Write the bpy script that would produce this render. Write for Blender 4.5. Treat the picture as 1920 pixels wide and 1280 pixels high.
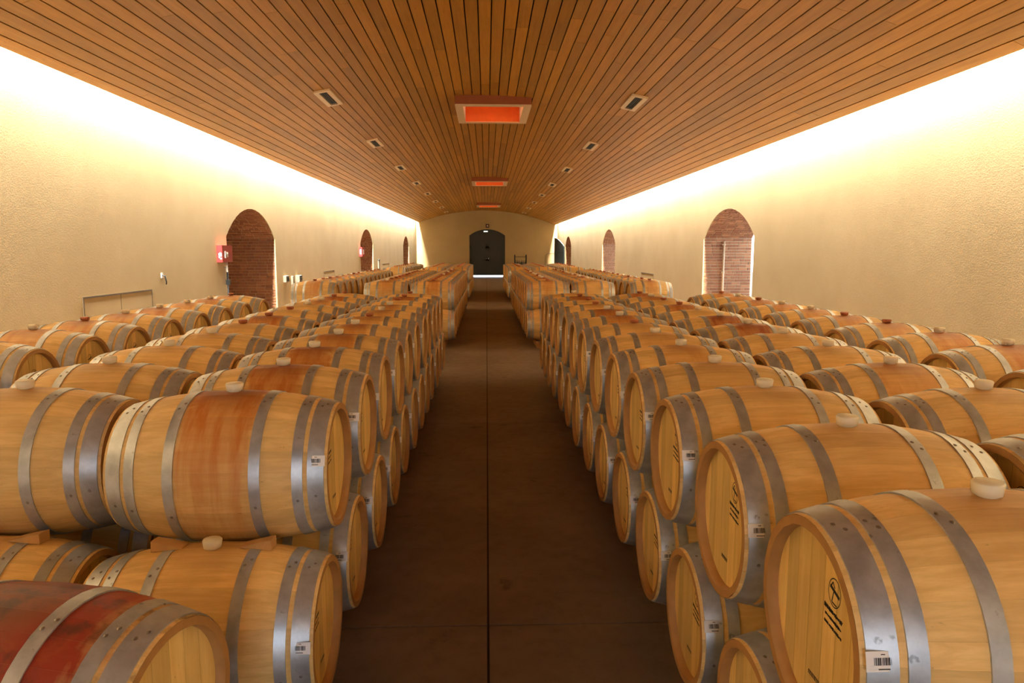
import bpy, bmesh, math, random
from mathutils import Vector, Matrix
for o in list(bpy.data.objects): bpy.data.objects.remove(o)
SC = bpy.context.scene
COL = SC.collection
PI = math.pi
rnd = random.Random(7)

# ------------------------------------------------------------------ camera, sky, lights, exposure
EYE = 2.06
cam_d = bpy.data.cameras.new('camera'); cam = bpy.data.objects.new('camera', cam_d); COL.objects.link(cam)
cam.location = (0, 0, EYE); cam.rotation_euler = (PI/2 - .1272, 0, -.0356)
cam_d.sensor_width = 36; cam_d.lens = 1330/1920*36; cam_d.clip_start = .05; cam_d.clip_end = 300
SC.camera = cam
w = bpy.data.worlds.new('world'); SC.world = w; w.use_nodes = True
bg = w.node_tree.nodes['Background']; bg.inputs[0].default_value = (.78, .87, 1, 1); bg.inputs[1].default_value = 3.6
SC.view_settings.view_transform = 'Standard'; SC.view_settings.look = 'None'
SC.view_settings.gamma = 1; SC.view_settings.use_curve_mapping = False
SC.view_settings.exposure = 0.5

WL, WR, Y0, Y1 = -5.44, 5.55, -5.0, 56.0          # walls and ends of the hall
EL, ER = (-5.24, EYE+2.18), (5.36, EYE+1.99)      # edges of the timber ceiling (x, z)
TOP = EYE + 3.75
COVE_POWER = 320.0                                # watts for each metre of cove lamp
def cove(x, z, tilt):
    n = 8; L = (Y1 - Y0 - .7)/n
    for k in range(n):
        d = bpy.data.lights.new('cove_lamp', 'AREA'); d.shape = 'RECTANGLE'; d.size = .09; d.size_y = L
        d.energy = COVE_POWER*L; d.color = (1, .945, .83)
        o = bpy.data.objects.new('cove_lamp', d); COL.objects.link(o)
        o.location = (x, Y0 + (k + .5)*L, z); o.rotation_euler = (0, tilt, 0)
cove(-5.35, EYE+2.76, .10)
cove(5.46, EYE+2.57, -.10)

# ------------------------------------------------------------------ materials
def nt(name):
    m = bpy.data.materials.new(name); m.use_nodes = True
    t = m.node_tree; b = t.nodes['Principled BSDF']
    return m, t, b
def N(t, typ, **k):
    n = t.nodes.new(typ)
    for a, v in k.items(): setattr(n, a, v)
    return n
def math_(t, op, a, b=None, c=None, clamp=False):
    n = N(t, 'ShaderNodeMath', operation=op); n.use_clamp = clamp
    for i, v in enumerate((a, b, c)):
        if v is None: continue
        if isinstance(v, (int, float)): n.inputs[i].default_value = v
        else: t.links.new(v, n.inputs[i])
    return n.outputs[0]
def mixc(t, f, a, b, blend='MIX'):
    n = N(t, 'ShaderNodeMix', data_type='RGBA', blend_type=blend)
    for s, v in ((n.inputs[0], f), (n.inputs[6], a), (n.inputs[7], b)):
        if isinstance(v, (int, float)): s.default_value = v
        elif isinstance(v, tuple): s.default_value = (*v, 1) if len(v) == 3 else v
        else: t.links.new(v, s)
    return n.outputs[2]
def sstep(t, v, lo, hi):
    n = N(t, 'ShaderNodeMapRange', interpolation_type='SMOOTHSTEP')
    t.links.new(v, n.inputs[0]); n.inputs[1].default_value = lo; n.inputs[2].default_value = hi
    return n.outputs[0]
def noise(t, vec, scale, detail=4, rough=.55, dist=0.0):
    n = N(t, 'ShaderNodeTexNoise'); n.inputs['Scale'].default_value = scale
    n.inputs['Detail'].default_value = detail; n.inputs['Roughness'].default_value = rough
    n.inputs['Distortion'].default_value = dist
    if vec is not None: t.links.new(vec, n.inputs['Vector'])
    return n.outputs['Fac']
def vscale(t, vec, s, off=None):
    n = N(t, 'ShaderNodeVectorMath', operation='MULTIPLY'); t.links.new(vec, n.inputs[0]); n.inputs[1].default_value = s
    return n.outputs[0]
def oattr(t, name):
    a = N(t, 'ShaderNodeAttribute', attribute_type='OBJECT', attribute_name=name); return a.outputs['Fac']
def gattr(t, name):
    a = N(t, 'ShaderNodeAttribute', attribute_type='GEOMETRY', attribute_name=name); return a.outputs['Fac']
def bump(t, b, h, s, d=.01):
    n = N(t, 'ShaderNodeBump'); n.inputs['Strength'].default_value = s; n.inputs['Distance'].default_value = d
    t.links.new(h, n.inputs['Height']); t.links.new(n.outputs[0], b.inputs['Normal'])
def simple(name, col, rough=.6, metal=0, var=.12, scale=8, bmp=0):
    m, t, b = nt(name)
    tc = N(t, 'ShaderNodeTexCoord').outputs['Object']
    f = noise(t, tc, scale)
    c = mixc(t, f, tuple(x*(1-var) for x in col), tuple(min(1, x*(1+var)) for x in col))
    t.links.new(c, b.inputs['Base Color']); b.inputs['Roughness'].default_value = rough; b.inputs['Metallic'].default_value = metal
    if bmp: bump(t, b, noise(t, tc, scale*6), bmp)
    return m
def barrel_wood(name, ca, cb, staining=True):
    m, t, b = nt(name)
    tc = N(t, 'ShaderNodeTexCoord').outputs['Object']
    r = oattr(t, 'rnd')
    off = N(t, 'ShaderNodeVectorMath', operation='SCALE'); off.inputs[0].default_value = (3.1, 7.7, 5.3); t.links.new(r, off.inputs['Scale'])
    ad = N(t, 'ShaderNodeVectorMath', operation='ADD'); t.links.new(tc, ad.inputs[0]); t.links.new(off.outputs[0], ad.inputs[1])
    v = ad.outputs[0]
    grain = noise(t, vscale(t, v, (2.2, 26, 26) if staining else (26, 26, 2.0)), 1.6, 6, .62, .4)
    blot = noise(t, v, 4.0, 4, .6)
    tint = gattr(t, 'tint')
    c = mixc(t, sstep(t, grain, .3, .72), ca, cb)
    k = math_(t, 'ADD', .69, math_(t, 'ADD', math_(t, 'MULTIPLY', tint, .46), math_(t, 'MULTIPLY', blot, .26)))
    k = math_(t, 'MULTIPLY', k, math_(t, 'ADD', .9, math_(t, 'MULTIPLY', r, .18)))
    kk = N(t, 'ShaderNodeCombineColor')
    for i in range(3): t.links.new(k, kk.inputs[i])
    c = mixc(t, 1.0, c, kk.outputs[0], 'MULTIPLY')
    # small dark specks and scuffs
    sp = sstep(t, noise(t, vscale(t, v, (6, 16, 16)), 3.0, 3, .7), .68, .78)
    c = mixc(t, math_(t, 'MULTIPLY', sp, .6), c, (.20, .09, .02))
    if staining:
        xyz = N(t, 'ShaderNodeSeparateXYZ'); t.links.new(tc, xyz.inputs[0])
        ax = math_(t, 'ABSOLUTE', xyz.outputs[0])
        n2 = noise(t, v, 7.0, 5, .6, .6)
        axn = math_(t, 'ADD', ax, math_(t, 'MULTIPLY', math_(t, 'SUBTRACT', n2, .5), .16))
        wd = oattr(t, 'spread')
        band = math_(t, 'SUBTRACT', 1.0, sstep(t, math_(t, 'DIVIDE', axn, math_(t, 'ADD', wd, .0001)), .62, 1.12))
        up = sstep(t, xyz.outputs[2], -.30, .34)
        drip = sstep(t, noise(t, vscale(t, v, (14, 2.2, 2.2)), 1.3, 4, .6, .3), .35, .7)
        msk = math_(t, 'MULTIPLY', band, math_(t, 'ADD', math_(t, 'MULTIPLY', up, .62), math_(t, 'MULTIPLY', drip, .38)))
        msk = math_(t, 'MULTIPLY', msk, oattr(t, 'stain'), clamp=True)
        red = oattr(t, 'red')
        sc = mixc(t, math_(t, 'MULTIPLY', red, math_(t, 'ADD', .35, math_(t, 'MULTIPLY', n2, 1.0)), clamp=True), (.56, .185, .028), (.30, .032, .014))
        c = mixc(t, msk, c, sc)
        # wine ring around the bung
        dv = N(t, 'ShaderNodeVectorMath', operation='DISTANCE'); t.links.new(tc, dv.inputs[0]); dv.inputs[1].default_value = (0, 0, .35)
        rg = math_(t, 'SUBTRACT', 1.0, sstep(t, math_(t, 'ADD', dv.outputs['Value'], math_(t, 'MULTIPLY', math_(t, 'SUBTRACT', n2, .5), .12)), .04, .24))
        c = mixc(t, math_(t, 'MULTIPLY', rg, math_(t, 'ADD', .25, math_(t, 'MULTIPLY', oattr(t, 'stain'), .55)), clamp=True), c, (.22, .05, .012))
        dirt = oattr(t, 'dirt')
        dk = math_(t, 'MULTIPLY', sstep(t, noise(t, vscale(t, v, (5, 5, 5)), 1.4, 5, .65), .47, .66), dirt)
        c = mixc(t, dk, c, (.045, .022, .014))
    t.links.new(c, b.inputs['Base Color'])
    b.inputs['Roughness'].default_value = .5
    b.inputs['Specular IOR Level'].default_value = .35
    bump(t, b, grain, .25, .004)
    return m
OAK = barrel_wood('oak_staves', (.67, .42, .142), (.80, .54, .21))
HEAD = barrel_wood('oak_head', (.70, .455, .14), (.80, .555, .20), False)
CHIME = simple('oak_chime', (.43, .215, .065), .6, 0, .25, 14)
def steel_mat():
    m, t, b = nt('galvanised_steel')
    tc = N(t, 'ShaderNodeTexCoord').outputs['Object']
    f = noise(t, tc, 9, 6, .65); g = noise(t, tc, 60, 3, .6)
    c = mixc(t, sstep(t, f, .3, .7), (.40, .415, .43), (.58, .60, .62))
    sp = sstep(t, noise(t, tc, 22, 3, .6), .66, .75)
    c = mixc(t, math_(t, 'MULTIPLY', sp, .6), c, (.12, .11, .10))
    t.links.new(c, b.inputs['Base Color']); b.inputs['Metallic'].default_value = .65
    t.links.new(math_(t, 'ADD', .30, math_(t, 'MULTIPLY', f, .22)), b.inputs['Roughness'])
    bump(t, b, g, .12, .003)
    return m
STEEL = steel_mat()
RIVET = simple('rivet_steel', (.30, .29, .28), .35, .9, .2, 40)
BUNG = simple('silicone_bung', (.86, .77, .55), .45, 0, .06, 20)
BUNG_RED = simple('wine_stained_bung', (.42, .13, .05), .5, 0, .25, 30)
PAPER = simple('white_sticker', (.92, .90, .89), .5, 0, .02, 30)
INK = simple('black_ink', (.015, .012, .01), .7, 0, .2, 30)
BEAM = simple('support_timber', (.33, .155, .055), .75, 0, .35, 7, .3)
WEDGE = simple('wedge_timber', (.55, .30, .10), .7, 0, .3, 12, .3)
def plaster():
    m, t, b = nt('cream_plaster')
    g = N(t, 'ShaderNodeNewGeometry').outputs['Position']
    f = noise(t, g, .55, 5, .6); f2 = noise(t, g, 3.0, 5, .6)
    c = mixc(t, sstep(t, f, .3, .7), (.375, .274, .137), (.42, .312, .162))
    c = mixc(t, math_(t, 'MULTIPLY', sstep(t, f2, .6, .8), .25), c, (.35, .255, .125))
    t.links.new(c, b.inputs['Base Color']); b.inputs['Roughness'].default_value = .9
    b.inputs['Specular IOR Level'].default_value = .15
    bump(t, b, noise(t, g, 55, 4, .6), .22, .006)
    return m
PLASTER = plaster()
def planks_mat():
    m, t, b = nt('ceiling_timber')
    g = N(t, 'ShaderNodeNewGeometry').outputs['Position']
    r = N(t, 'ShaderNodeObjectInfo').outputs['Random']
    ti = gattr(t, 'tint')
    rr = math_(t, 'FRACT', math_(t, 'ADD', math_(t, 'MULTIPLY', r, 1.0), math_(t, 'MULTIPLY', ti, 1.0)))
    off = N(t, 'ShaderNodeVectorMath', operation='SCALE'); off.inputs[0].default_value = (9, 31, 5); t.links.new(rr, off.inputs['Scale'])
    ad = N(t, 'ShaderNodeVectorMath', operation='ADD'); t.links.new(g, ad.inputs[0]); t.links.new(off.outputs[0], ad.inputs[1])
    gr = noise(t, vscale(t, ad.outputs[0], (16, .9, 16)), 1.5, 6, .65, .5)
    bl = noise(t, ad.outputs[0], 1.7, 3, .5)
    c = mixc(t, sstep(t, gr, .28, .75), (.335, .142, .012), (.42, .195, .022))
    k = math_(t, 'ADD', .72, math_(t, 'ADD', math_(t, 'MULTIPLY', rr, .38), math_(t, 'MULTIPLY', bl, .22)))
    kk = N(t, 'ShaderNodeCombineColor')
    for i in range(3): t.links.new(k, kk.inputs[i])
    c = mixc(t, 1.0, c, kk.outputs[0], 'MULTIPLY')
    kn = sstep(t, noise(t, vscale(t, ad.outputs[0], (7, 4, 7)), 1.2, 2, .5), .70, .76)
    c = mixc(t, math_(t, 'MULTIPLY', kn, .35), c, (.18, .06, .012))
    t.links.new(c, b.inputs['Base Color']); b.inputs['Roughness'].default_value = .5
    b.inputs['Specular IOR Level'].default_value = .3
    bump(t, b, gr, .15, .004)
    return m
PLANK = planks_mat()
DARK = simple('dark_void', (.03, .015, .008), .9)
def floor_mat():
    m, t, b = nt('brown_concrete')
    g = N(t, 'ShaderNodeNewGeometry').outputs['Position']
    f = noise(t, g, 1.1, 6, .6); f2 = noise(t, g, 9, 5, .65)
    c = mixc(t, sstep(t, f, .3, .72), (.165, .120, .078), (.235, .178, .12))
    c = mixc(t, math_(t, 'MULTIPLY', sstep(t, f2, .45, .75), .35), c, (.12, .066, .032))
    st = math_(t, 'MULTIPLY', sstep(t, noise(t, g, 1.9, 5, .62, .5), .62, .70), sstep(t, f2, .35, .6))
    c = mixc(t, math_(t, 'MULTIPLY', st, .7), c, (.05, .03, .018))
    t.links.new(c, b.inputs['Base Color'])
    t.links.new(math_(t, 'ADD', .38, math_(t, 'MULTIPLY', f2, .25)), b.inputs['Roughness'])
    b.inputs['Specular IOR Level'].default_value = .4
    bump(t, b, f2, .12, .004)
    return m
CONC = floor_mat()
JOINT = simple('floor_joint', (.035, .02, .012), .9)
def brick_mat(name, ca, cb):
    m, t, b = nt(name)
    g = N(t, 'ShaderNodeNewGeometry').outputs['Position']
    r = N(t, 'ShaderNodeObjectInfo').outputs['Random']; ti = gattr(t, 'tint')
    rr = math_(t, 'FRACT', math_(t, 'ADD', r, ti))
    c = mixc(t, rr, ca, cb)
    c = mixc(t, math_(t, 'MULTIPLY', noise(t, g, 14, 4), .5), c, (.17, .07, .035))
    t.links.new(c, b.inputs['Base Color']); b.inputs['Roughness'].default_value = .9
    bump(t, b, noise(t, g, 60, 4), .4, .008)
    return m
BRICK = brick_mat('red_brick', (.30, .115, .05), (.50, .23, .10))
MORTAR = simple('lime_mortar', (.66, .54, .38), .95, 0, .12, 12, .3)
DOORM = simple('dark_green_paint', (.012, .016, .015), .45, 0, .3, 3)
IRON = simple('black_iron', (.02, .02, .02), .4, .6, .2, 10)
REDP = simple('red_enamel', (.36, .012, .012), .4, 0, .08, 6)
WHITE = simple('white_enamel', (.82, .80, .76), .45, 0, .03, 8)
GREY = simple('grey_plastic', (.16, .14, .10), .5, 0, .1, 12)
TRIMB = simple('bronze_trim', (.10, .07, .04), .6, .0, .1, 12)
FRAMEP = simple('pale_metal_frame', (.70, .53, .33), .5, 0, .08, 10)
COPPER = simple('orange_reflector', (.75, .16, .02), .4, 0, .15, 6)
REDWOOD = simple('red_brown_housing', (.30, .075, .02), .5, 0, .15, 6)
PAVE = simple('pale_paving', (.55, .53, .50), .9, 0, .08, 2)
GLASS = simple('bottle_glass', (.01, .012, .01), .12, 0, .1, 9)
def emit(name, col, s):
    m, t, b = nt(name); b.inputs['Emission Color'].default_value = (*col, 1); b.inputs['Emission Strength'].default_value = s
    b.inputs['Base Color'].default_value = (*col, 1); return m
EXITL = emit('exit_lamp_glow', (.85, .95, 1), 1.2)
ELEM = emit('heater_element_glow', (1, .30, .06), 14)

# ------------------------------------------------------------------ mesh helpers
class MB:
    def __init__(s): s.v = []; s.f = []; s.t = []; s.sm = []; s.m = []
    def add(s, vs, fs, tint=0.0, smooth=False, mi=0):
        o = len(s.v); s.v += [tuple(v) for v in vs]
        for f in fs: s.f.append([i + o for i in f]); s.t.append(tint); s.sm.append(smooth); s.m.append(mi)
    def box(s, x0, x1, y0, y1, z0, z1, tint=0.0, M=None):
        vs = [Vector((x, y, z)) for x in (x0, x1) for y in (y0, y1) for z in (z0, z1)]
        if M is not None: vs = [M @ v for v in vs]
        s.add(vs, [(0,1,3,2), (4,6,7,5), (0,4,5,1), (2,3,7,6), (0,2,6,4), (1,5,7,3)], tint)
    def prism(s, pts, off, tint=0.0):
        n = len(pts); off = Vector(off); a = [Vector(p) for p in pts]
        s.add(a + [p + off for p in a], [list(range(n))[::-1], list(range(n, 2*n))] + [(i, (i+1) % n, n+(i+1) % n, n+i) for i in range(n)], tint)
    def tube(s, path, r, n=8, tint=0.0):
        P = [Vector(p) for p in path]; vs = []; fs = []
        for i, p in enumerate(P):
            d = (P[min(i+1, len(P)-1)] - P[max(i-1, 0)]).normalized()
            u = d.orthogonal().normalized(); w_ = d.cross(u)
            if i and abs(u.dot(pu)) < .99:
                u = (pu - d*pu.dot(d)).normalized(); w_ = d.cross(u)
            pu = u
            vs += [p + (u*math.cos(2*PI*k/n) + w_*math.sin(2*PI*k/n))*r for k in range(n)]
        for i in range(len(P)-1):
            fs += [(i*n+k, i*n+(k+1) % n, (i+1)*n+(k+1) % n, (i+1)*n+k) for k in range(n)]
        fs += [list(range(n))[::-1], [(len(P)-1)*n+k for k in range(n)]]
        s.add(vs, fs, tint, True)
    def lathe_x(s, prof, n, tint=0.0, cx=(0, 0, 0)):      # prof [(x, r)] around the x axis
        vs = [(x+cx[0], r*math.cos(2*PI*k/n)+cx[1], r*math.sin(2*PI*k/n)+cx[2]) for x, r in prof for k in range(n)]
        fs = [(i*n+k, i*n+(k+1) % n, (i+1)*n+(k+1) % n, (i+1)*n+k) for i in range(len(prof)-1) for k in range(n)]
        s.add(vs, fs, tint, True)
    def lathe_z(s, prof, n, c=(0, 0, 0), tint=0.0):
        vs = [(r*math.cos(2*PI*k/n)+c[0], r*math.sin(2*PI*k/n)+c[1], z+c[2]) for z, r in prof for k in range(n)]
        fs = [(i*n+k, i*n+(k+1) % n, (i+1)*n+(k+1) % n, (i+1)*n+k) for i in range(len(prof)-1) for k in range(n)]
        fs += [list(range(n))[::-1], [(len(prof)-1)*n+k for k in range(n)]]
        s.add(vs, fs, tint, True)
    def mesh(s, name, *mats):
        me = bpy.data.meshes.new(name); me.from_pydata(s.v, [], s.f)
        me.polygons.foreach_set('use_smooth', s.sm); me.polygons.foreach_set('material_index', s.m)
        a = me.attributes.new('tint', 'FLOAT', 'FACE'); a.data.foreach_set('value', s.t)
        for m in mats: me.materials.append(m)
        me.update(); return me
    def obj(s, name, mat, parent=None, **k):
        return link(name, s.mesh(name, mat), parent, **k)
def link(name, me, parent=None, loc=None, props=None):
    o = bpy.data.objects.new(name, me); COL.objects.link(o)
    if parent is not None: o.parent = parent
    if loc is not None: o.location = loc
    if props:
        for k, v in props.items(): o[k] = v
    return o
def tag(o, label, cat, group=None):
    o['label'] = label; o['category'] = cat
    if group: o['group'] = group
    return o
def thing(name, label, cat, loc=(0, 0, 0), rz=0, group=None):
    o = link(name, None, loc=loc); o.rotation_euler = (0, 0, rz); o.empty_display_size = .1
    return tag(o, label, cat, group)
def struct(o): o['kind'] = 'structure'; return o
def stuff(o): o['kind'] = 'stuff'; return o

# ------------------------------------------------------------------ floor
m = MB(); m.box(WL-1.8, WR+1.3, Y0-.3, Y1+.3, -.15, -.012)
floor = struct(m.obj('floor', JOINT))
SL = 4.634; ys = [3.706 + SL*k for k in range(-2, 13)]
ys = [Y0] + [y for y in ys if Y0 < y < Y1] + [Y1]
xs = [WL-1.8, -2.74, 0.0, 2.74, WR+1.3]
for a, b_ in zip(ys, ys[1:]):
    for c, d in zip(xs, xs[1:]):
        m = MB(); m.box(c+.006, d-.006, a+.006, b_-.006, -.012, 0); m.obj('floor_slab', CONC, floor)
for nm, x0, x1, y0, y1 in (('ground_beyond', -12, 14, Y1+.3, 80), ('ground_courtyard', WR+1.3, 14, -20, Y1+.3), ('ground_entrance', -12, WR+1.3, -20, Y0-.3)):
    m = MB(); m.box(x0, x1, y0, y1, -.15, -.004); struct(m.obj(nm, PAVE))
m = MB(); m.box(9.5, 9.8, -6, 62, 0, 1.3); struct(m.obj('wall_courtyard', WHITE))

# ------------------------------------------------------------------ walls with segmental arches
AW, SPR, APX = 3.45, 2.36, 3.02
def arc(y0, w_, spr, apx, n=14):
    h = apx - spr; R = ((w_/2)**2 + h*h)/(2*h); c = apx - R; a0 = math.asin((w_/2)/R)
    return [(y0 + w_/2 + R*math.sin(-a0 + 2*a0*k/n), c + R*math.cos(-a0 + 2*a0*k/n)) for k in range(n+1)]
def side_wall(name, x, sgn, arches, thick):
    """plaster face at x with real openings; sgn is the outward direction"""
    m = MB(); xb = x + sgn*.025
    y = Y0
    for ya in arches:
        m.box(min(x, xb), max(x, xb), y, ya, 0, TOP)
        for (ya_, za), (yb_, zb) in zip(arc(ya, AW, SPR, APX), arc(ya, AW, SPR, APX)[1:]):
            m.prism([(x, ya_, za), (x, yb_, zb), (x, yb_, TOP), (x, ya_, TOP)], (sgn*.025, 0, 0))
        y = ya + AW
    m.box(min(x, xb), max(x, xb), y, Y1, 0, TOP)
    return struct(m.obj(name, PLASTER))
LA = [15.2, 31.1, 46.95]; RA = [14.68, 30.7, 46.8]
wall_left = side_wall('wall_left', WL, -1, LA, 1.6)
wall_right = side_wall('wall_right', WR, 1, RA, 1.17)
def end_wall(name, y, sgn, dx, dw, spr, apx):
    m = MB(); ar = arc(dx - dw/2, dw, spr, apx)
    for a, b_ in ((WL-.1, dx-dw/2), (dx+dw/2, WR+.1)): m.box(a, b_, min(y, y+sgn*.3), max(y, y+sgn*.3), 0, TOP)
    for (a, za), (b_, zb) in zip(ar, ar[1:]):
        m.prism([(a, y, za), (a, y, TOP), (b_, y, TOP), (b_, y, zb)], (0, sgn*.3, 0))
    return struct(m.obj(name, PLASTER))
DX, DW, DS, DA = .06, 2.78, EYE+1.18, EYE+1.66
end_wall('wall_far', Y1, 1, DX, DW, DS, DA)
end_wall('wall_near', Y0, -1, DX, DW, DS, DA)
m = MB(); m.box(WL-.1, WR+.1, Y0-.3, Y1+.3, TOP, TOP+.1); struct(m.obj('light_stop_roof', DARK))  # unseen slab added over the coves to keep sky light from leaking in

def brick_row(m_or_none, x0, x1, rng):
    x = x0; out = []
    while x < x1 - .04:
        l = rng.choice((.11, .13, .19, .22, .24)); e = min(x + l, x1)
        if x1 - e < .05: e = x1
        out.append((x, e - .016)); x = e
    return out
def passage(wall, x, sgn, ya, depth, single, closed):
    """brick-lined passage behind an arch: lining > bricks"""
    rng = random.Random(int(ya*10) + (5 if sgn > 0 else 0))
    xa = x + sgn*.025; xe = x + sgn*depth; g = .035
    lo, hi = ya - g - .012, ya + AW + g + .012
    ar = arc(lo, hi - lo, SPR + .02, APX + g + .012, 48)
    lin = MB()
    X0, X1 = min(xa, xe), max(xa, xe)
    lin.box(X0, X1, lo-.3, lo, 0, SPR+.02); lin.box(X0, X1, hi, hi+.3, 0, SPR+.02)
    for (a, za), (b_, zb) in zip(ar, ar[1:]):
        lin.prism([(xa, a, za), (xa, b_, zb), (xa, b_, APX+.4), (xa, a, APX+.4)], (sgn*(depth-.025), 0, 0))
    lin.box(X0, X1, lo-.3, lo, SPR+.02, APX+.4); lin.box(X0, X1, hi, hi+.3, SPR+.02, APX+.4)
    if closed: lin.box(xe if sgn > 0 else xe-.15, xe+.15 if sgn > 0 else xe, lo-.3, hi+.3, 0, APX+.4)
    L = lin.obj('arch_lining', MORTAR, wall)
    rest = MB(); cnt = 0; z = .01; k = 0
    unit = {}
    while z < SPR:
        for a, b_ in brick_row(None, X0+.005, X1-.005, rng):
            j = rng.uniform(-.006, .006); h = .057
            if single and z > 1.25 and cnt < 280:
                key = round(b_-a, 2)
                if key not in unit:
                    q = MB(); q.box(0, 1, -.016, .02, 0, h); unit[key] = q.mesh('brick', BRICK)
                o = link('brick', unit[key], L, (a, hi + j*.7, z)); o.scale = (b_-a, 1, 1); cnt += 1
            else: rest.box(a, b_, hi-.016+j*.7, hi+.02, z, z+h, rng.random())
        for a, b_ in brick_row(None, X0+.005, X1-.005, rng):
            rest.box(a, b_, lo-.02, lo+.016+rng.uniform(-.004, .004), z, z+.057, rng.random())
        if closed and z < SPR:
            for a, b_ in brick_row(None, lo, hi, rng):
                e0, e1 = (xe-.014, xe+.02) if sgn > 0 else (xe-.02, xe+.014)
                rest.box(e0, e1, a, b_, z, z+.057, rng.random())
        z += .074; k += 1
    # soffit bricks along the arc
    ar2 = arc(lo, hi-lo, SPR+.02, APX+g+.012, 48)
    for (a, za), (b_, zb) in zip(ar2, ar2[1:]):
        d = Vector((0, b_-a, zb-za)); n = Vector((0, d.z, -d.y)).normalized(); d2 = d.normalized()
        p = Vector((0, a, za)) + d2*.006; q = Vector((0, b_, zb)) - d2*.006
        for u, v in brick_row(None, X0+.005, X1-.005, rng):
            h = n*(.014 + rng.uniform(-.004, .004))
            rest.prism([(u, p.y, p.z), (u, q.y, q.z), (u, q.y+h.y, q.z+h.z), (u, p.y+h.y, p.z+h.z)], (v-u, 0, 0), rng.random())
    stuff(rest.obj('bricks', BRICK, L))
for i, ya in enumerate(LA): passage(wall_left, WL, -1, ya, 1.55, i == 0, True)
for i, ya in enumerate(RA): passage(wall_right, WR, 1, ya, 1.27, i == 0, i == 2)

# ------------------------------------------------------------------ timber ceiling
# circle through the two edges and the crown
def circ(p, q, r):
    ax, ay = p; bx, by = q; cx, cy = r
    d = 2*(ax*(by-cy) + bx*(cy-ay) + cx*(ay-by))
    ux = ((ax*ax+ay*ay)*(by-cy) + (bx*bx+by*by)*(cy-ay) + (cx*cx+cy*cy)*(ay-by))/d
    uy = ((ax*ax+ay*ay)*(cx-bx) + (bx*bx+by*by)*(ax-cx) + (cx*cx+cy*cy)*(bx-ax))/d
    return ux, uy, math.hypot(ax-ux, ay-uy)
CX, CZ, CR = circ(EL, (.15, EYE+3.10), ER)
aL = math.atan2(EL[0]-CX, EL[1]-CZ); aR = math.atan2(ER[0]-CX, ER[1]-CZ)
NP = 62; da = (aR - aL)/NP
def cpt(a, r=0): return CX + (CR+r)*math.sin(a), CZ + (CR+r)*math.cos(a)
HEATERS = [14.8, 30.8, 46.8]; HX, HW, HL = .15, 1.55, 2.1
m = MB()
for k in range(NP):                                   # dark backing above the boards, open over each heater
    a, b_ = aL + k*da, aL + (k+1)*da
    xm = cpt((a+b_)/2)[0]
    cuts = [Y0, Y1] if abs(xm-HX) > HW/2-.05 else [Y0] + [c for h in HEATERS for c in (h+.1, h+HL-.1)] + [Y1]
    p, q, r_, s_ = cpt(a, .05), cpt(b_, .05), cpt(b_, .07), cpt(a, .07)
    for y0, y1 in zip(cuts[::2], cuts[1::2]):
        m.prism([(p[0], y0, p[1]), (q[0], y0, q[1]), (r_[0], y0, r_[1]), (s_[0], y0, s_[1])], (0, y1-y0, 0))
ceiling = struct(m.obj('ceiling', DARK))
PLEN = 5.4; PW = CR*da - .017
def plank_mesh(L):
    q = MB(); q.box(-PW/2, PW/2, 0, L-.006, 0, .022); return q.mesh('plank', PLANK)
full = plank_mesh(PLEN); cache = {}
rest = MB(); cnt = 0
for k in range(NP):
    a = aL + (k+.5)*da; x, z = cpt(a); y = Y0 - rnd.uniform(0, PLEN)
    over = abs(x-HX) < HW/2 - .04
    while y < Y1:
        segs = [(max(y, Y0), min(y+PLEN, Y1))]
        if over:
            for h in HEATERS:
                ns = []
                for s0, s1 in segs:
                    if s1 <= h+.06 or s0 >= h+HL-.06: ns.append((s0, s1)); continue
                    if s0 < h+.06: ns.append((s0, h+.06))
                    if s1 > h+HL-.06: ns.append((h+HL-.06, s1))
                segs = ns
        for s0, s1 in segs:
            if s1 - s0 < .05: continue
            M = Matrix.Translation((x, s0, z)) @ Matrix.Rotation(a, 4, 'Y')
            if s1 > 6.5 and s0 < 26 and cnt < 300:
                if abs(s1-s0-PLEN) < 1e-4: me = full
                else:
                    key = round(s1-s0, 3); me = cache.setdefault(key, None) or plank_mesh(s1-s0); cache[key] = me
                o = link('plank', me, ceiling); o.matrix_local = M; cnt += 1
            else: rest.box(-PW/2, PW/2, 0, s1-s0-.006, 0, .022, rnd.random(), M)
        y += PLEN
stuff(rest.obj('planks', PLANK, ceiling))

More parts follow.
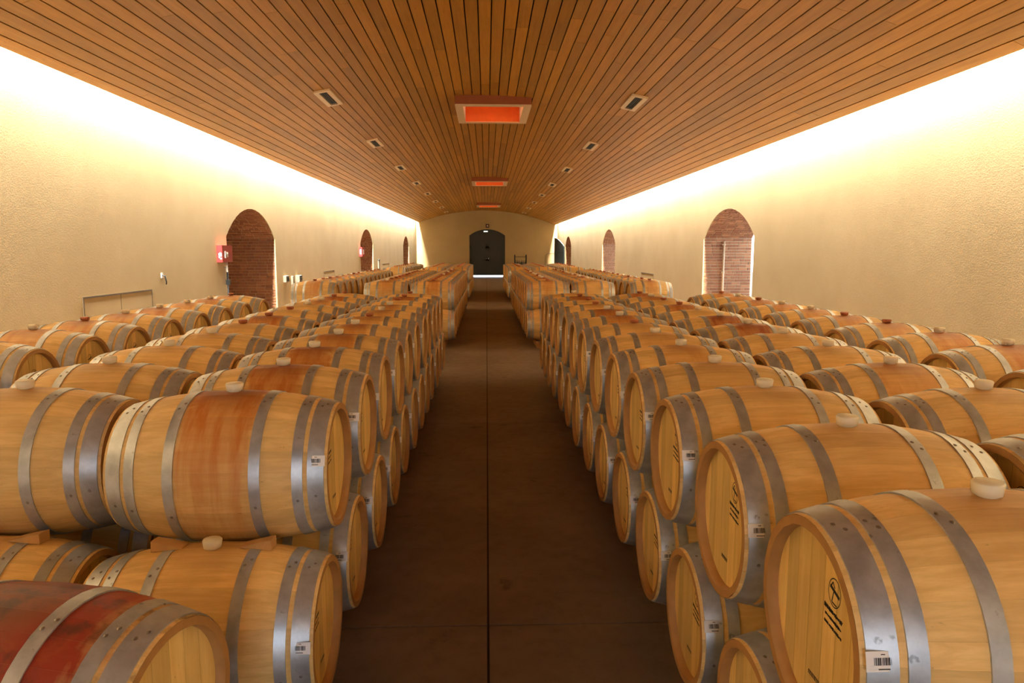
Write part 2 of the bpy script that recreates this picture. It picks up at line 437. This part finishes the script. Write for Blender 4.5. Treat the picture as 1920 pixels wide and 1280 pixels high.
# heaters: a shallow red-brown housing with a pale frame and a glowing reflector inside
for i, h in enumerate(HEATERS):
    zb = EYE + 2.91; t_ = thing('ceiling_heater', ['glowing orange ceiling heater in pale frame between first pair of brick arches', 'glowing orange ceiling heater between the second pair of brick arches', 'glowing orange ceiling heater close to the end wall with dark doors'][i], 'heater', (HX, h, zb), 0, 'heaters along the ceiling crown')
    W, D, b1 = HW/2, HL, .16
    m = MB()
    m.box(-W, W, 0, .03, .02, .20); m.box(-W, W, D-.03, D, .02, .20); m.box(-W, -W+.03, .03, D-.03, .02, .20); m.box(W-.03, W, .03, D-.03, .02, .20)
    m.obj('housing', REDWOOD, t_)
    m = MB()
    m.box(-W, W, 0, b1, 0, .02); m.box(-W, W, D-b1, D, 0, .02); m.box(-W, -W+b1, b1, D-b1, 0, .02); m.box(W-b1, W, b1, D-b1, 0, .02)
    m.obj('frame', FRAMEP, t_)
    m = MB()
    m.box(-W+b1, W-b1, D-b1, D-b1+.02, .02, .42); m.box(-W+b1, W-b1, b1-.02, b1, .02, .42); m.box(-W+b1, W-b1, b1-.02, D-b1+.02, .42, .44)
    m.obj('reflector', COPPER, t_)
    for s in (-1, 1):
        m = MB(); x0 = s*(W-b1); m.box(min(x0, x0+s*.02), max(x0, x0+s*.02), b1-.02, D-b1+.02, .02, .44); m.obj('side_cheek', WHITE, t_)
    m = MB(); m.tube([(-W+b1+.08, b1+.25, .33), (W-b1-.08, b1+.25, .33)], .03, 10); m.obj('heating_element', ELEM, t_)

# slots in the ceiling
ORD = ['first', 'second', 'third', 'fourth', 'fifth', 'sixth', 'seventh', 'eighth', 'ninth', 'tenth', 'eleventh', 'twelfth', 'thirteenth', 'fourteenth', 'fifteenth', 'sixteenth', 'seventeenth']
for s, an in ((-1, 'fire sign'), (1, 'open door')):
    for k in range(8):
        y = 13.2 + 5.6*k; xx = 2.93*(s if s < 0 else .955)
        a = math.asin((xx-CX)/CR); x, z = cpt(a)
        o = thing('ceiling_vent', 'narrow dark ceiling slot in pale frame, %s side, %s from the double door end' % (an, ORD[7-k]), 'vent', (x, y, z), 0, 'slots along the %s side of the ceiling' % an)
        o.rotation_euler = (0, a, 0)
        m = MB()
        for x0, x1, y0, y1 in ((-.15, -.07, 0, 1.2), (.07, .15, 0, 1.2), (-.07, .07, 0, .09), (-.07, .07, 1.11, 1.2)): m.box(x0, x1, y0, y1, -.035, -.001)
        m.obj('frame', FRAMEP, o)
        m = MB(); m.box(-.07, .07, .09, 1.11, -.008, -.001); m.obj('recess', INK, o)
        for q in (-.035, 0, .035):
            m = MB(); m.box(q-.004, q+.004, .09, 1.11, -.026, -.008); m.obj('louvre', IRON, o)

# ------------------------------------------------------------------ barrels
LB, RB, RC, NS = .95, .35, .285, 26
def prof(x): return RB - (RB-RC)*(abs(x)/(LB/2))**2.05
XS = [-.475, -.40, -.27, -.12, .0, .12, .27, .40, .475]
srnd = random.Random(3)
cut = []; acc = 0
for k in range(NS): cut.append(acc); acc += srnd.uniform(.75, 1.3)
cut = [c/acc*2*PI for c in cut] + [2*PI]
tints = [srnd.random() for _ in range(NS)]
def stave(m, k):
    a0, a1 = cut[k]+.0004, cut[k+1]-.0004; am = (a0+a1)/2
    vs = []; fs = []
    for x in XS:
        for a in (a0, am, a1): vs.append((x, prof(x)*math.sin(a), prof(x)*math.cos(a)))
    n = len(XS)
    for i in range(n-1):
        for j in (0, 1): fs.append((i*3+j, i*3+j+1, i*3+j+4, i*3+j+3))
    m.add(vs, fs, tints[k], True)
    th = .026; vs = []; fs = []          # flanks and chime ends
    for x in XS:
        for a in (a0, a1):
            for d in (0, th): vs.append((x, (prof(x)-d)*math.sin(a), (prof(x)-d)*math.cos(a)))
    for i in range(n-1):
        fs += [(i*4, i*4+4, i*4+5, i*4+1), (i*4+2, i*4+3, i*4+7, i*4+6)]
    fs += [(0, 1, 3, 2), (n*4-4, n*4-2, n*4-1, n*4-3)]
    for e, f in ((0, 1), (n-2, n-1)):    # inside of the chime
        fs.append((e*4+1, f*4+1, f*4+3, e*4+3))
    m.add(vs, fs, tints[k], False, 1)
STAVES = []
for k in range(NS):
    m = MB(); stave(m, k); STAVES.append(m.mesh('stave', OAK, CHIME))
m = MB()
for k in range(NS): stave(m, k)
BODY = m.mesh('staves', OAK, CHIME)
HB = [-.262, -.19, -.125, -.05, .03, .10, .175, .262]
def head_board(m, e, j):
    x = e*(LB/2 - .034); R = .262; u0, u1 = HB[j]+.0008, HB[j+1]-.0008; n = 6
    up = []; dn = []
    for i in range(n+1):
        u = u0 + (u1-u0)*i/n; h = math.sqrt(max(R*R-u*u, 0)); up.append((x, u, h)); dn.append((x, u, -h))
    ring = up + dn[::-1]
    if e < 0: ring = ring[::-1]
    m.add(ring, [list(range(len(ring)))[::-1]], srnd.random())
    nrm = len(ring)
    back = [(p[0]-e*.02, p[1], p[2]) for p in ring]
    m.add(ring + back, [(i, (i+1) % nrm, nrm+(i+1) % nrm, nrm+i) for i in range(nrm)], 0)
BOARDS = {}
HEADM = {}
for e in (-1, 1):
    full_h = MB(); bl = []
    for j in range(7):
        m = MB(); head_board(m, e, j); bl.append(m.mesh('head_board', HEAD))
        head_board(full_h, e, j)
    BOARDS[e] = bl; HEADM[e] = full_h.mesh('head', HEAD)
CH = {}
for e in (-1, 1):                        # darker bevelled inner lip of the chime
    m = MB(); x = e*LB/2
    m.lathe_x([(x-e*.0006, .270), (x-e*.0006, .2565), (x-e*.036, .2535)], 60); CH[e] = m.mesh('chime_lip', CHIME)
def hoop_mesh(a, b_, n=44, th=.004):
    m = MB(); s = [a, (a+b_)/2, b_]
    m.lathe_x([(x, prof(x)+th) for x in s], n)
    m.lathe_x([(a, prof(a)-.001), (a, prof(a)+th)], n); m.lathe_x([(b_, prof(b_)+th), (b_, prof(b_)-.001)], n)
    return m.mesh('hoop', STEEL)
HOOPS = [(.395, .462), (.332, .376), (.158, .203)]
HM = [(hoop_mesh(a, b_), (a+b_)/2) for a, b_ in HOOPS] + [(hoop_mesh(-b_, -a), -(a+b_)/2) for a, b_ in HOOPS]
RV = {}
for vs_ in (-1, 1):
    for i, (_, xc) in enumerate(HM):
        m = MB()
        for a, dx in ((.16, .009), (.26, -.009), (1.75, 0)):
            ang = a + i*.045; r = prof(xc+dx) + .004
            c = Vector((xc+dx, vs_*r*math.sin(ang), r*math.cos(ang))); nrm = Vector((0, vs_*math.sin(ang), math.cos(ang)))
            u = Vector((1, 0, 0)); v = nrm.cross(u)
            ring = [c + (u*math.cos(PI*q/3) + v*math.sin(PI*q/3))*.0075 for q in range(6)]
            m.add(ring + [c + nrm*.004], [(q, (q+1) % 6, 6) for q in range(6)], 0, True)
        RV[vs_, i] = m.mesh('rivets', RIVET)
m = MB(); m.lathe_z([(.335, .027), (.352, .027), (.354, .036), (.384, .040), (.389, .036)], 20); BG = m.mesh('bung', BUNG)
m = MB(); m.lathe_z([(.335, .027), (.352, .027), (.354, .036), (.376, .040), (.381, .036)], 20); BGR = m.mesh('bung', BUNG_RED)
LAB, BAR = {}, {}
def curved(m, x0, x1, h0, h1, vs_, r, n=3):
    """patch on the hoop around the x axis; h is the angle-wise height (m) above the axis plane"""
    pts = []
    for x in (x0, x1):
        for k in range(n+1):
            a = (h0 + (h1-h0)*k/n)/r; pts.append((x, vs_*r*math.cos(a), r*math.sin(a)))
    m.add(pts, [(k, k+1, n+2+k, n+1+k) for k in range(n)])
for vs_ in (-1, 1):
    rl = prof(.43) + .0062
    m = MB(); curved(m, .388, .470, -.023, .023, vs_, rl+.001); LAB[vs_] = m.mesh('sticker', PAPER)
    m = MB(); q = random.Random(5); x = .404
    while x < .452:
        wd = q.choice((.0012, .002, .003)); curved(m, x, x+wd, -.008, .009, vs_, rl+.0017); x += wd + q.choice((.0012, .002))
    curved(m, .425, .435, .015, .017, vs_, rl+.0017); curved(m, .414, .442, -.018, -.0155, vs_, rl+.0017)
    BAR[vs_] = m.mesh('barcode', INK)
STAMP = {}
def stamp(vs_, big):
    """oval cooper's mark with rows of small print, burnt into the aisle-side head"""
    m = MB(); x = LB/2 - .0335; q = random.Random(11)
    U, V = (.085, .125) if big else (.0, .10)
    def put(u, v): return (x, vs_*u, v)
    n = 28
    for r0, r1 in ((.030, .0325),):
        for k in range(n):
            a, b_ = 2*PI*k/n, 2*PI*(k+1)/n
            m.add([put(U+r0*math.cos(a), V+1.2*r0*math.sin(a)), put(U+r1*math.cos(a), V+1.2*r1*math.sin(a)), put(U+r1*math.cos(b_), V+1.2*r1*math.sin(b_)), put(U+r0*math.cos(b_), V+1.2*r0*math.sin(b_))], [(0, 1, 2, 3)])
    def bar(u0, v0, u1, v1, w_):
        d = Vector((u1-u0, v1-v0)); nn = Vector((-d.y, d.x)).normalized()*w_*.68
        m.add([put(u0+nn.x, v0+nn.y), put(u1+nn.x, v1+nn.y), put(u1-nn.x, v1-nn.y), put(u0-nn.x, v0-nn.y)], [(0, 1, 2, 3)])
    bar(U-.024, V+.012, U+.026, V-.004, .007); bar(U-.004, V+.004, U-.012, V-.028, .003); bar(U-.012, V-.028, U+.014, V-.030, .003); bar(U-.010, V+.026, U-.018, V+.014, .003); bar(U-.010, V+.026, U, V+.012, .003)
    for row, (h, w_) in enumerate(((.010, .095), (.0075, .08), (.0075, .088))):
        v = V - .055 - row*.021; u = U - w_/2
        while u < U + w_/2:
            g = q.uniform(.0035, .007); hh = h*q.choice((.7, 1, 1, 1.25)); s = (u-U)*-.10
            bar(u, v+s-hh/2, u, v+s+hh/2, g*.72); u += g
            if q.random() < .7: bar(u-g, v+s+q.choice((-1, 1, 0))*hh*.4, u, v+s+q.choice((-1, 1, 0))*hh*.4, .002)
    if big:
        u = -.03
        while u < .03:
            g = q.uniform(.005, .008); bar(u, -.165, u, -.153, g*.45); bar(u, -.153, u+g*.7, -.153, .002); u += g
    return m.mesh('cooper_mark', INK)
for vs_ in (-1, 1):
    for bgf in (True, False): STAMP[vs_, bgf] = stamp(vs_, bgf)
m = MB()                                  # cross-bar with pegs across one head
brnd = random.Random(21)
NB = 0
def barrel(x_in, y, zc, side, label, detail, look=None, sticker=True, mark=None, bung=True, turn=0):
    """x_in: distance of the aisle-side head from the aisle axis; side -1 left, +1 right"""
    global NB; NB += 1
    yj = y; xj = x_in + brnd.uniform(-.007, .007)
    xc = side*(xj + LB/2)
    root = thing('wine_barrel', label, 'barrel', (xc, yj, zc - RB), PI if side > 0 else 0, 'oak barrels stacked two tiers high')
    vs_ = 1 if side > 0 else -1             # local direction that faces the near end
    if look is None:
        u = brnd.random()
        look = (brnd.uniform(.0, .25), 0, .16, 0) if u < .42 else (brnd.uniform(.45, .85), brnd.uniform(0, .3), brnd.uniform(.13, .19), 0) if u < .86 else (brnd.uniform(.85, 1), brnd.uniform(.4, .8), .19, .1)
    pr = dict(stain=look[0], red=look[1], spread=look[2], dirt=look[3], rnd=brnd.random()*10)
    pr['rnd'] = brnd.random()
    L0 = (0, 0, RB)
    if detail:
        for me in STAVES: link('stave', me, root, L0, pr)
        for e in (-1, 1):
            for me in BOARDS[e]: link('head_board', me, root, L0, pr)
    else:
        link('staves', BODY, root, L0, pr)
        for e in (-1, 1): link('head', HEADM[e], root, L0, pr)
    for e in (-1, 1): link('chime_lip', CH[e], root, L0)
    for i, (me, xx) in enumerate(HM):
        h = link('hoop', me, root, L0)
        if detail: stuff(link('rivets', RV[vs_, i], h))
    root.rotation_euler.z += turn
    if bung: link('bung', BGR if brnd.random() < (.25 if y < 7 else .55) and not detail else BG, root, L0)
    if sticker:
        s = link('sticker', LAB[vs_], root, L0); s.rotation_euler = ((.28 + brnd.uniform(-.1, .1))*vs_, 0, 0)
        if y < 9: link('barcode', BAR[vs_], s)
    if mark is not None: link('cooper_mark', STAMP[vs_, mark], root, L0)
    return root
HU, HLo, P = EYE - .995, EYE - 1.591, .7588
COLS = {1: (.858, 1.862, 3.13), -1: (.688, 1.705, 3.27)}
ROWN = ('aisle row', 'middle row', 'wall row')
SIDEN = {1: 'open door side', -1: 'fire sign side'}
def lab(side, col, tier, num, blk, look=''):
    return '%soak barrel, %s tier, %s, %s, %s %s first cross gap' % (look, tier, ROWN[col], SIDEN[side], ORD[num], blk)
ZU = {1: 1.7746, -1: 3.2777}
LOOKS = {(1, 0, 0): (.18, 0, .2, 0), (1, 0, 1): (.12, 0, .2, 0), (1, 0, 2): (.1, 0, .2, 0), (1, 0, 3): (.15, 0, .16, 0),
         (-1, 0, 0): (1.05, .15, .185, 0), (-1, 0, 1): (1.0, .4, .18, 0), (-1, 0, 2): (.95, .45, .17, 0), (-1, 0, 3): (.8, .3, .17, 0), (-1, 1, 0): (.06, 0, .15, 0), (-1, 1, 1): (.1, 0, .15, 0), (-1, 1, 2): (.12, 0, .15, 0),
         (1, 1, 6): (1, 1, .18, .2), (1, 1, 5): (1, .9, .18, .1)}
rest_list = []
beams = []
for side in (1, -1):
    for col in range(3):
        dy = {(1, 0): 0, (1, 1): -.08, (1, 2): -.07, (-1, 0): 0, (-1, 1): .10, (-1, 2): .42}[side, col]
        x_in = COLS[side][col]
        # ---- first stack, up to the first cross gap
        y = ZU[side] + dy; ups = []
        if side == 1 and col == 1: y += P
        if side == 1 and col == 2: y += 2*P
        if side == -1 and col == 2: y += P
        while y < 11.05: ups.append(y); y += P
        lows = [ups[0]-P/2] + [u + P/2 for u in ups]
        if (side, col) == (1, 0): lows = lows
        nu, nl = len(ups), len(lows)
        for k, u in enumerate(ups):
            lk = LOOKS.get((side, col, k))
            if lk is None and col == 2: lk = (brnd.uniform(.55, .95), brnd.uniform(0, .35), brnd.uniform(.15, .2), 0)
            barrel(x_in, u, HU, side, lab(side, col, 'top', nu-1-k, 'before'), u < 5.7, lk, col == 0, None if u > 9 else (col != 2 and u < 5.7))
        for k, u in enumerate(lows):
            barrel(x_in, u, HLo, side, lab(side, col, 'bottom', nl-1-k, 'before'), (col == 0 and u < 5.0) or (side == -1 and col == 1 and u < 3.5), None, col == 0, True if u < 6 and col == 0 else None)
        beams.append((side, col, lows[0]-.3, lows[-1]+.3, 'first'))
        # ---- second stack
        lows = [15.3 + .0*dy + P*k for k in range(14)]; ups = [u + P/2 for u in lows[:-1]]
        for k, u in enumerate(ups): barrel(x_in, u, HU, side, lab(side, col, 'top', k, 'after'), False, None, False)
        for k, u in enumerate(lows):
            if col == 0 or k < 2: barrel(x_in, u, HLo, side, lab(side, col, 'bottom', k, 'after'), False, None, False)
            else: rest_list.append((side, x_in, u, HLo))
        beams.append((side, col, lows[0]-.3, lows[-1]+.3, 'second'))
        # ---- third stack
        lows = [28.9 + P*k for k in range(12)]
        for u in lows: rest_list.append((side, x_in, u, HLo))
        for u in lows[:-1]: rest_list.append((side, x_in, u+P/2, HU))
        beams.append((side, col, lows[0]-.3, lows[-1]+.3, 'third'))
# the stained barrel on its own by the front of the stack
stand_z = EYE - 1.35
barrel(.90, 2.02, stand_z, -1, 'red wine stained barrel with dark blotches on raised trestle beside the aisle', True, (1.7, 1.2, .40, .7), False, None, False, -.18)

# the stacks beyond: one object
def far_barrels(lst):
    body, hoops, bungs = MB(), MB(), MB(); xs_ = [-.475, -.3, -.1, .1, .3, .475]; n = 18; q = random.Random(9)
    for side, x_in, y, z in lst:
        c = (side*(x_in + LB/2), y, z); ti = q.random()
        body.lathe_x([(-.44, 0.001), (-.44, .262), (-.475, .265)] + [(x, prof(x)) for x in xs_] + [(.475, .265), (.44, .262), (.44, .001)], n, ti, c)
        for a, b_ in HOOPS:
            for e in (-1, 1):
                hoops.lathe_x([(e*a, prof(a)+.001), (e*a, prof(a)+.005), (e*b_, prof(b_)+.005), (e*b_, prof(b_)+.001)], n, 0, c)
        if z == HU: bungs.lathe_z([(.34, .03), (.38, .04), (.386, .03)], 8, c)
    return body, hoops, bungs
OAKF = barrel_wood('oak_staves_far', (.63, .38, .125), (.74, .48, .18), False)
b_, h_, g_ = far_barrels(rest_list)
fb = stuff(b_.obj('wine_barrels', OAKF)); tag(fb, 'distant double tier stacks of oak barrels running towards the dark end doors', 'barrel', 'oak barrels stacked two tiers high')
fb['rnd'] = .4
stuff(h_.obj('hoops', STEEL, fb)); stuff(g_.obj('bungs', BUNG_RED, fb))

# timber bearers under each row
for side, col, y0, y1, blk in beams:
    for q in (-1, 1):
        m = MB(); m.box(-.055, .055, 0, y1-y0, 0, HLo - prof(.165) - .006)
        o = m.obj('timber_bearer', BEAM); o.location = (side*(COLS[side][col] + LB/2) + q*.22, y0, 0)
        tag(o, '%s timber bearer under the %s of the %s stack, %s' % ('aisle-end' if q*side < 0 else 'wall-end', ROWN[col], blk, SIDEN[side]), 'beam', 'timber bearers under the barrels')
for q in (-1, 1):
    m = MB(); hh = stand_z - prof(.165) - .006; m.box(-.055, .055, -.34, .34, hh-.10, hh)
    for yy in (-.30, .22): m.box(-.045, .045, yy, yy+.08, 0, hh-.10)
    o = m.obj('trestle', BEAM); o.location = (-(.90+LB/2) + q*.22*math.cos(.18), 2.02 - q*.22*math.sin(.18), 0); o.rotation_euler.z = -.18
    tag(o, 'timber trestle under the %s end of the red stained barrel' % ('aisle' if q > 0 else 'wall'), 'trestle', 'trestles under the red stained barrel')

# wedges between the tiers where the stack front shows them: they follow the lower barrel's back and taper under the upper one
def wedge(xc, s_, yl, label):
    m = MB(); cols = []
    for k in range(5):
        x = s_*(.12 + .13*k/4); rl = prof(x) + .003
        ring = []
        for a in (-.02, .10, .20):
            h = (.004 + .042*(k/4)) if a > -.1 else 0
            ring.append((x, rl*math.sin(a), rl*math.cos(a), h))
        cols.append(ring)
    vs = [(x, y, z) for r in cols for x, y, z, h in r] + [(x, y, z + h) for r in cols for x, y, z, h in r]
    n = 15; fs = []
    for i in range(4):
        for j in range(2):
            a = i*3+j; fs += [(a, a+3, a+4, a+1), (n+a, n+a+1, n+a+4, n+a+3)]
        fs += [(i*3, n+i*3, n+i*3+3, i*3+3), (i*3+2, i*3+5, n+i*3+5, n+i*3+2)]
    fs += [(0, 1, n+1, n), (1, 2, n+2, n+1), (12, n+12, n+13, 13), (13, n+13, n+14, 14)]
    m.add(vs, fs)
    o = m.obj('wooden_wedge', WEDGE); o.location = (xc, yl, HLo); return tag(o, label, 'wedge', 'wedges between barrel tiers')
for col in (0, 1):
    xc = -(COLS[-1][col]+LB/2); yl = ZU[-1] + (.10 if col else 0) - P/2
    for s in (-1, 1):
        wedge(xc, s, yl, '%s wooden wedge under the front top barrel of the %s, fire sign side' % ('aisle-end' if s > 0 else 'wall-end', ROWN[col]))

# ------------------------------------------------------------------ doors
def leaf_pts(x0, x1, y, z0, cx, w_, spr, apx, n=10):
    pts = [(x0, y, z0), (x1, y, z0)]
    h = apx - spr; R = ((w_/2)**2 + h*h)/(2*h); c = apx - R
    for k in range(n+1):
        x = x1 + (x0-x1)*k/n; pts.append((x, y, c + math.sqrt(max(R*R-(x-cx)**2, 0))))
    return pts
door = struct(link('door_1', None, loc=(DX, Y1+.12, 0))); door['label'] = 'dark arched double door at the end of the aisle'
for s in (-1, 1):
    x0, x1 = (-DW/2, 0) if s < 0 else (0, DW/2)
    m = MB(); m.prism(leaf_pts(x0, x1, 0, .15, 0, DW, DS, DA), (0, .06, 0)); lf = m.obj('door_leaf', DOORM, door)
    for z0, z1 in ((.25, .42), (1.25, 1.40), (2.25, 2.40)):
        m = MB(); m.box(x0+.02, x1-.02, -.025, 0, z0, z1); m.obj('rail', DOORM, lf)
    for a in (x0+.02, x1-.14):
        m = MB(); m.box(a, a+.12, -.025, 0, .42, 3.1); m.obj('stile', DOORM, lf)
    m = MB(); m.lathe_x([(0, .03), (.04, .03)], 10, 0, (s*.10-.02, -.05, 1.45)); m.box(s*.10-.03, s*.10+.03, -.05, 0, 1.40, 1.50); m.obj('handle', STEEL, lf)
t_ = thing('exit_lamp', 'small lit white emergency lamp at the top of the dark double door', 'lamp', (DX-.12, Y1+.085, DA-.22))
m = MB(); m.box(-.17, .17, -.06, .035, 0, .10); m.obj('case', WHITE, t_)
m = MB(); m.box(-.15, .15, -.068, -.06, .015, .085); m.obj('lens', EXITL, t_)
t_ = thing('wall_speaker', 'small dark square fixture with white centre above the double door', 'fixture', (.08, Y1, EYE+1.78))
m = MB(); m.box(-.14, .14, -.10, 0, 0, .28); m.obj('case', simple('maroon_case', (.07, .02, .015), .5), t_)
m = MB(); m.box(-.05, .05, -.11, -.10, .09, .19); m.obj('centre_disc', WHITE, t_)
# open leaf by the last arch on the right
t_ = thing('arched_door_leaf', 'dark arched door leaf standing open beside the last brick arch', 'door', (WR-.10, RA[2]+AW+.06, 0), 0)
m = MB(); m.prism([(0, 0, .03), (0, 1.75, .03)] + [(0, 1.75-1.75*k/8, SPR + .62*math.cos(PI/2*k/8*.98)) for k in range(9)], (.055, 0, 0)); lf = m.obj('leaf', DOORM, t_)
t_.rotation_euler = (0, 0, .30)
for z in (.4, 1.9):
    m = MB(); m.box(-.006, 0, .02, 1.1, z, z+.06); m.obj('strap_hinge', IRON, lf)

# ------------------------------------------------------------------ things on the walls
def on_left(name, label, cat, y, z, group=None): return thing(name, label, cat, (WL, y, z), 0, group)
t_ = on_left('fire_sign', 'red fire hose sign with white pictograms beside the first brick arch', 'sign', 14.62, EYE-.23)
m = MB(); m.box(0, .11, 0, .58, 0, .34); m.obj('panel', REDP, t_)
m = MB()                                  # hose reel and extinguisher pictograms
for b4 in ((.04, .065, .06, .20), (.04, .10, .06, .085), (.075, .10, .12, .20), (.04, .10, .18, .20)): m.box(b4[0], b4[1], -.004, 0, b4[2], b4[3])
m.obj('pictogram', WHITE, t_)
m = MB()
m.box(.11, .114, .15, .22, .08, .22); m.box(.11, .114, .27, .33, .10, .20); m.box(.11, .114, .16, .30, .14, .16); m.obj('pictogram', WHITE, t_)
t_ = on_left('fire_sign', 'small red fire sign with white pictogram beside the second brick arch', 'sign', 30.75, EYE-.25)
m = MB(); m.box(0, .13, 0, .75, 0, .40); m.obj('panel', REDP, t_)
m = MB(); m.box(.13, .134, .22, .5, .1, .3); m.box(.04, .10, -.004, 0, .1, .3); m.obj('pictogram', WHITE, t_)
t_ = on_left('standpipe', 'thin vertical pipe with black valve running down beside the first brick arch', 'pipe', 15.02, 0)
m = MB(); m.tube([(.05, 0, 1.62), (.05, 0, EYE-.235)], .018); m.obj('upper_pipe', WHITE, t_)
m = MB(); m.tube([(.05, 0, 0), (.05, 0, 1.62)], .018); m.obj('lower_pipe', IRON, t_)
m = MB(); m.box(.02, .10, -.03, .03, 1.36, 1.46); m.obj('valve', IRON, t_)
m = MB()
for z in (1.0, 1.7): m.box(0, .05, -.012, .012, z, z+.03)
m.obj('clip', GREY, t_)
def hatch(x, s, y0, y1, zt, label, cat='hatch', div=True):
    t_ = thing('wall_hatch', label, cat, (x, y0, .35)); L = y1-y0; H = zt-.35
    def bx(nm, a, b_, c, d, mat, dp):
        m = MB(); m.box(min(0, s*dp), max(0, s*dp), a, b_, c, d); m.obj(nm, mat, t_)
    if div: bx('door_panel', .03, L/2-.008, .02, H-.03, PLASTER, .002); bx('door_panel', L/2+.008, L-.03, .02, H-.03, PLASTER, .002)
    else: bx('door_panel', .03, L-.03, .02, H-.03, PLASTER, .002)
    bx('top_trim', 0, L, H-.025, H, TRIMB, .004); bx('side_trim', 0, .025, 0, H-.025, TRIMB, .004); bx('side_trim', L-.025, L, 0, H-.025, TRIMB, .004)
    if div: bx('centre_seam', L/2-.008, L/2+.008, 0, H-.025, TRIMB, .003)
hatch(WL, 1, 9.75, 11.75, EYE-.62, 'wide plastered double hatch with dark trim before the first arch, fire sign side')
hatch(WL, 1, 24.0, 25.7, EYE-.68, 'small plastered wall hatch between first and second arches, fire sign side', 'hatch', False)
hatch(WL, 1, 37.5, 40.2, EYE-.68, 'small plastered wall hatch between second and third arches, fire sign side', 'hatch', False)
hatch(WR, -1, 23.5, 25.4, EYE-.76, 'small plastered wall hatch between first and second arches, open door side', 'hatch', False)
t_ = on_left('wall_hook', 'small dark iron hook on the plaster above the wide hatch', 'hook', 12.13, EYE-.56)
m = MB(); m.tube([(0, 0, .15), (.05, .01, .14), (.055, .04, .03), (.04, .06, 0)], .012, 6); m.obj('hook', IRON, t_)
m = MB(); m.box(0, .012, -.03, .03, .11, .19); m.obj('plate', WHITE, t_)
t_ = on_left('socket_box', 'grey electrical socket box right after the first brick arch', 'socket', 19.25, EYE-.84)
m = MB(); m.box(0, .08, 0, .30, 0, .17); m.obj('case', GREY, t_)
m = MB(); m.box(.08, .09, .04, .13, .03, .14); m.box(.08, .09, .17, .26, .03, .14); m.obj('socket_cover', IRON, t_)
t_ = on_left('control_panel', 'narrow grey wall channel with dark control box and hanging cable', 'panel', 20.0, EYE-1.0)
m = MB(); m.box(0, .06, 0, .12, 0, .30); m.obj('channel', GREY, t_)
m = MB(); m.box(0, .12, .45, .75, .05, .30); m.obj('box', GREY, t_)
m = MB()
for q in (.08, .17, .24): m.box(.12, .14, .5, .58, q, q+.05); m.box(.12, .14, .62, .70, q, q+.05)
m.obj('switch', IRON, t_)
m = MB(); m.tube([(.06, .6, .05), (.07, .55, -.06), (.07, .4, -.12), (.06, .35, -.35), (.06, .36, -.9)], .018, 6); m.obj('cable', IRON, t_)
t_ = on_left('wall_channel', 'dark vertical cable channel just past the second brick arch', 'channel', 35.9, EYE-.85)
m = MB(); m.box(0, .06, 0, .3, -1.0, .38); m.obj('channel', GREY, t_)
m = MB(); m.box(0, .075, -.02, .32, .38, .42); m.obj('cap', IRON, t_)
t_ = thing('conduit_loop', 'thin bent conduit on the end wall beside the open door leaf', 'conduit', (4.6, Y1-.06, 0))
m = MB(); m.tube([(0, 0, .05), (0, 0, 1.55), (.06, 0, 1.75), (.2, 0, 1.85), (.85, 0, 1.9)], .02, 6); m.obj('pipe', GREY, t_)
m = MB(); m.box(.74, .86, -.04, .03, .6, 1.6); m.obj('post', IRON, t_)

t_ = thing('drainpipe', 'pale vertical pipe on the brick inside the first arch, open door side', 'pipe', (WR+.52, RA[0]+AW-.03, 0))
m = MB(); m.tube([(0, 0, 0), (0, 0, 2.30)], .03, 10); m.obj('pipe', FRAMEP, t_)
m = MB()
for z in (.5, 1.5, 2.2): m.box(-.045, .045, -.02, .05, z, z+.03)
m.obj('clip', FRAMEP, t_)

# bottle rack beyond the last stack
t_ = thing('bottle_rack', 'black metal rack of dark bottles standing behind the far barrels', 'rack', (1.52, 38.9, 0))
for x in (0, .62):
    for y in (0, .42):
        m = MB(); m.box(x, x+.05, y, y+.05, 0, EYE-.22); m.obj('post', IRON, t_)
for z in (.4, .85, 1.22, 1.72):
    m = MB(); m.box(.05, .62, .01, .46, z, z+.025); m.obj('shelf', IRON, t_)
k = 0
for x in (.10, .195, .29, .385, .48, .575):
    m = MB(); m.lathe_z([(0, .036), (.01, .038), (.19, .038), (.235, .016), (.30, .014), (.305, .012)], 12)
    o = m.obj('bottle', GLASS); o.location = (1.52+x, 39.05, 1.2452); tag(o, 'dark wine bottle standing on the black metal rack', 'bottle', 'bottles on the rack')
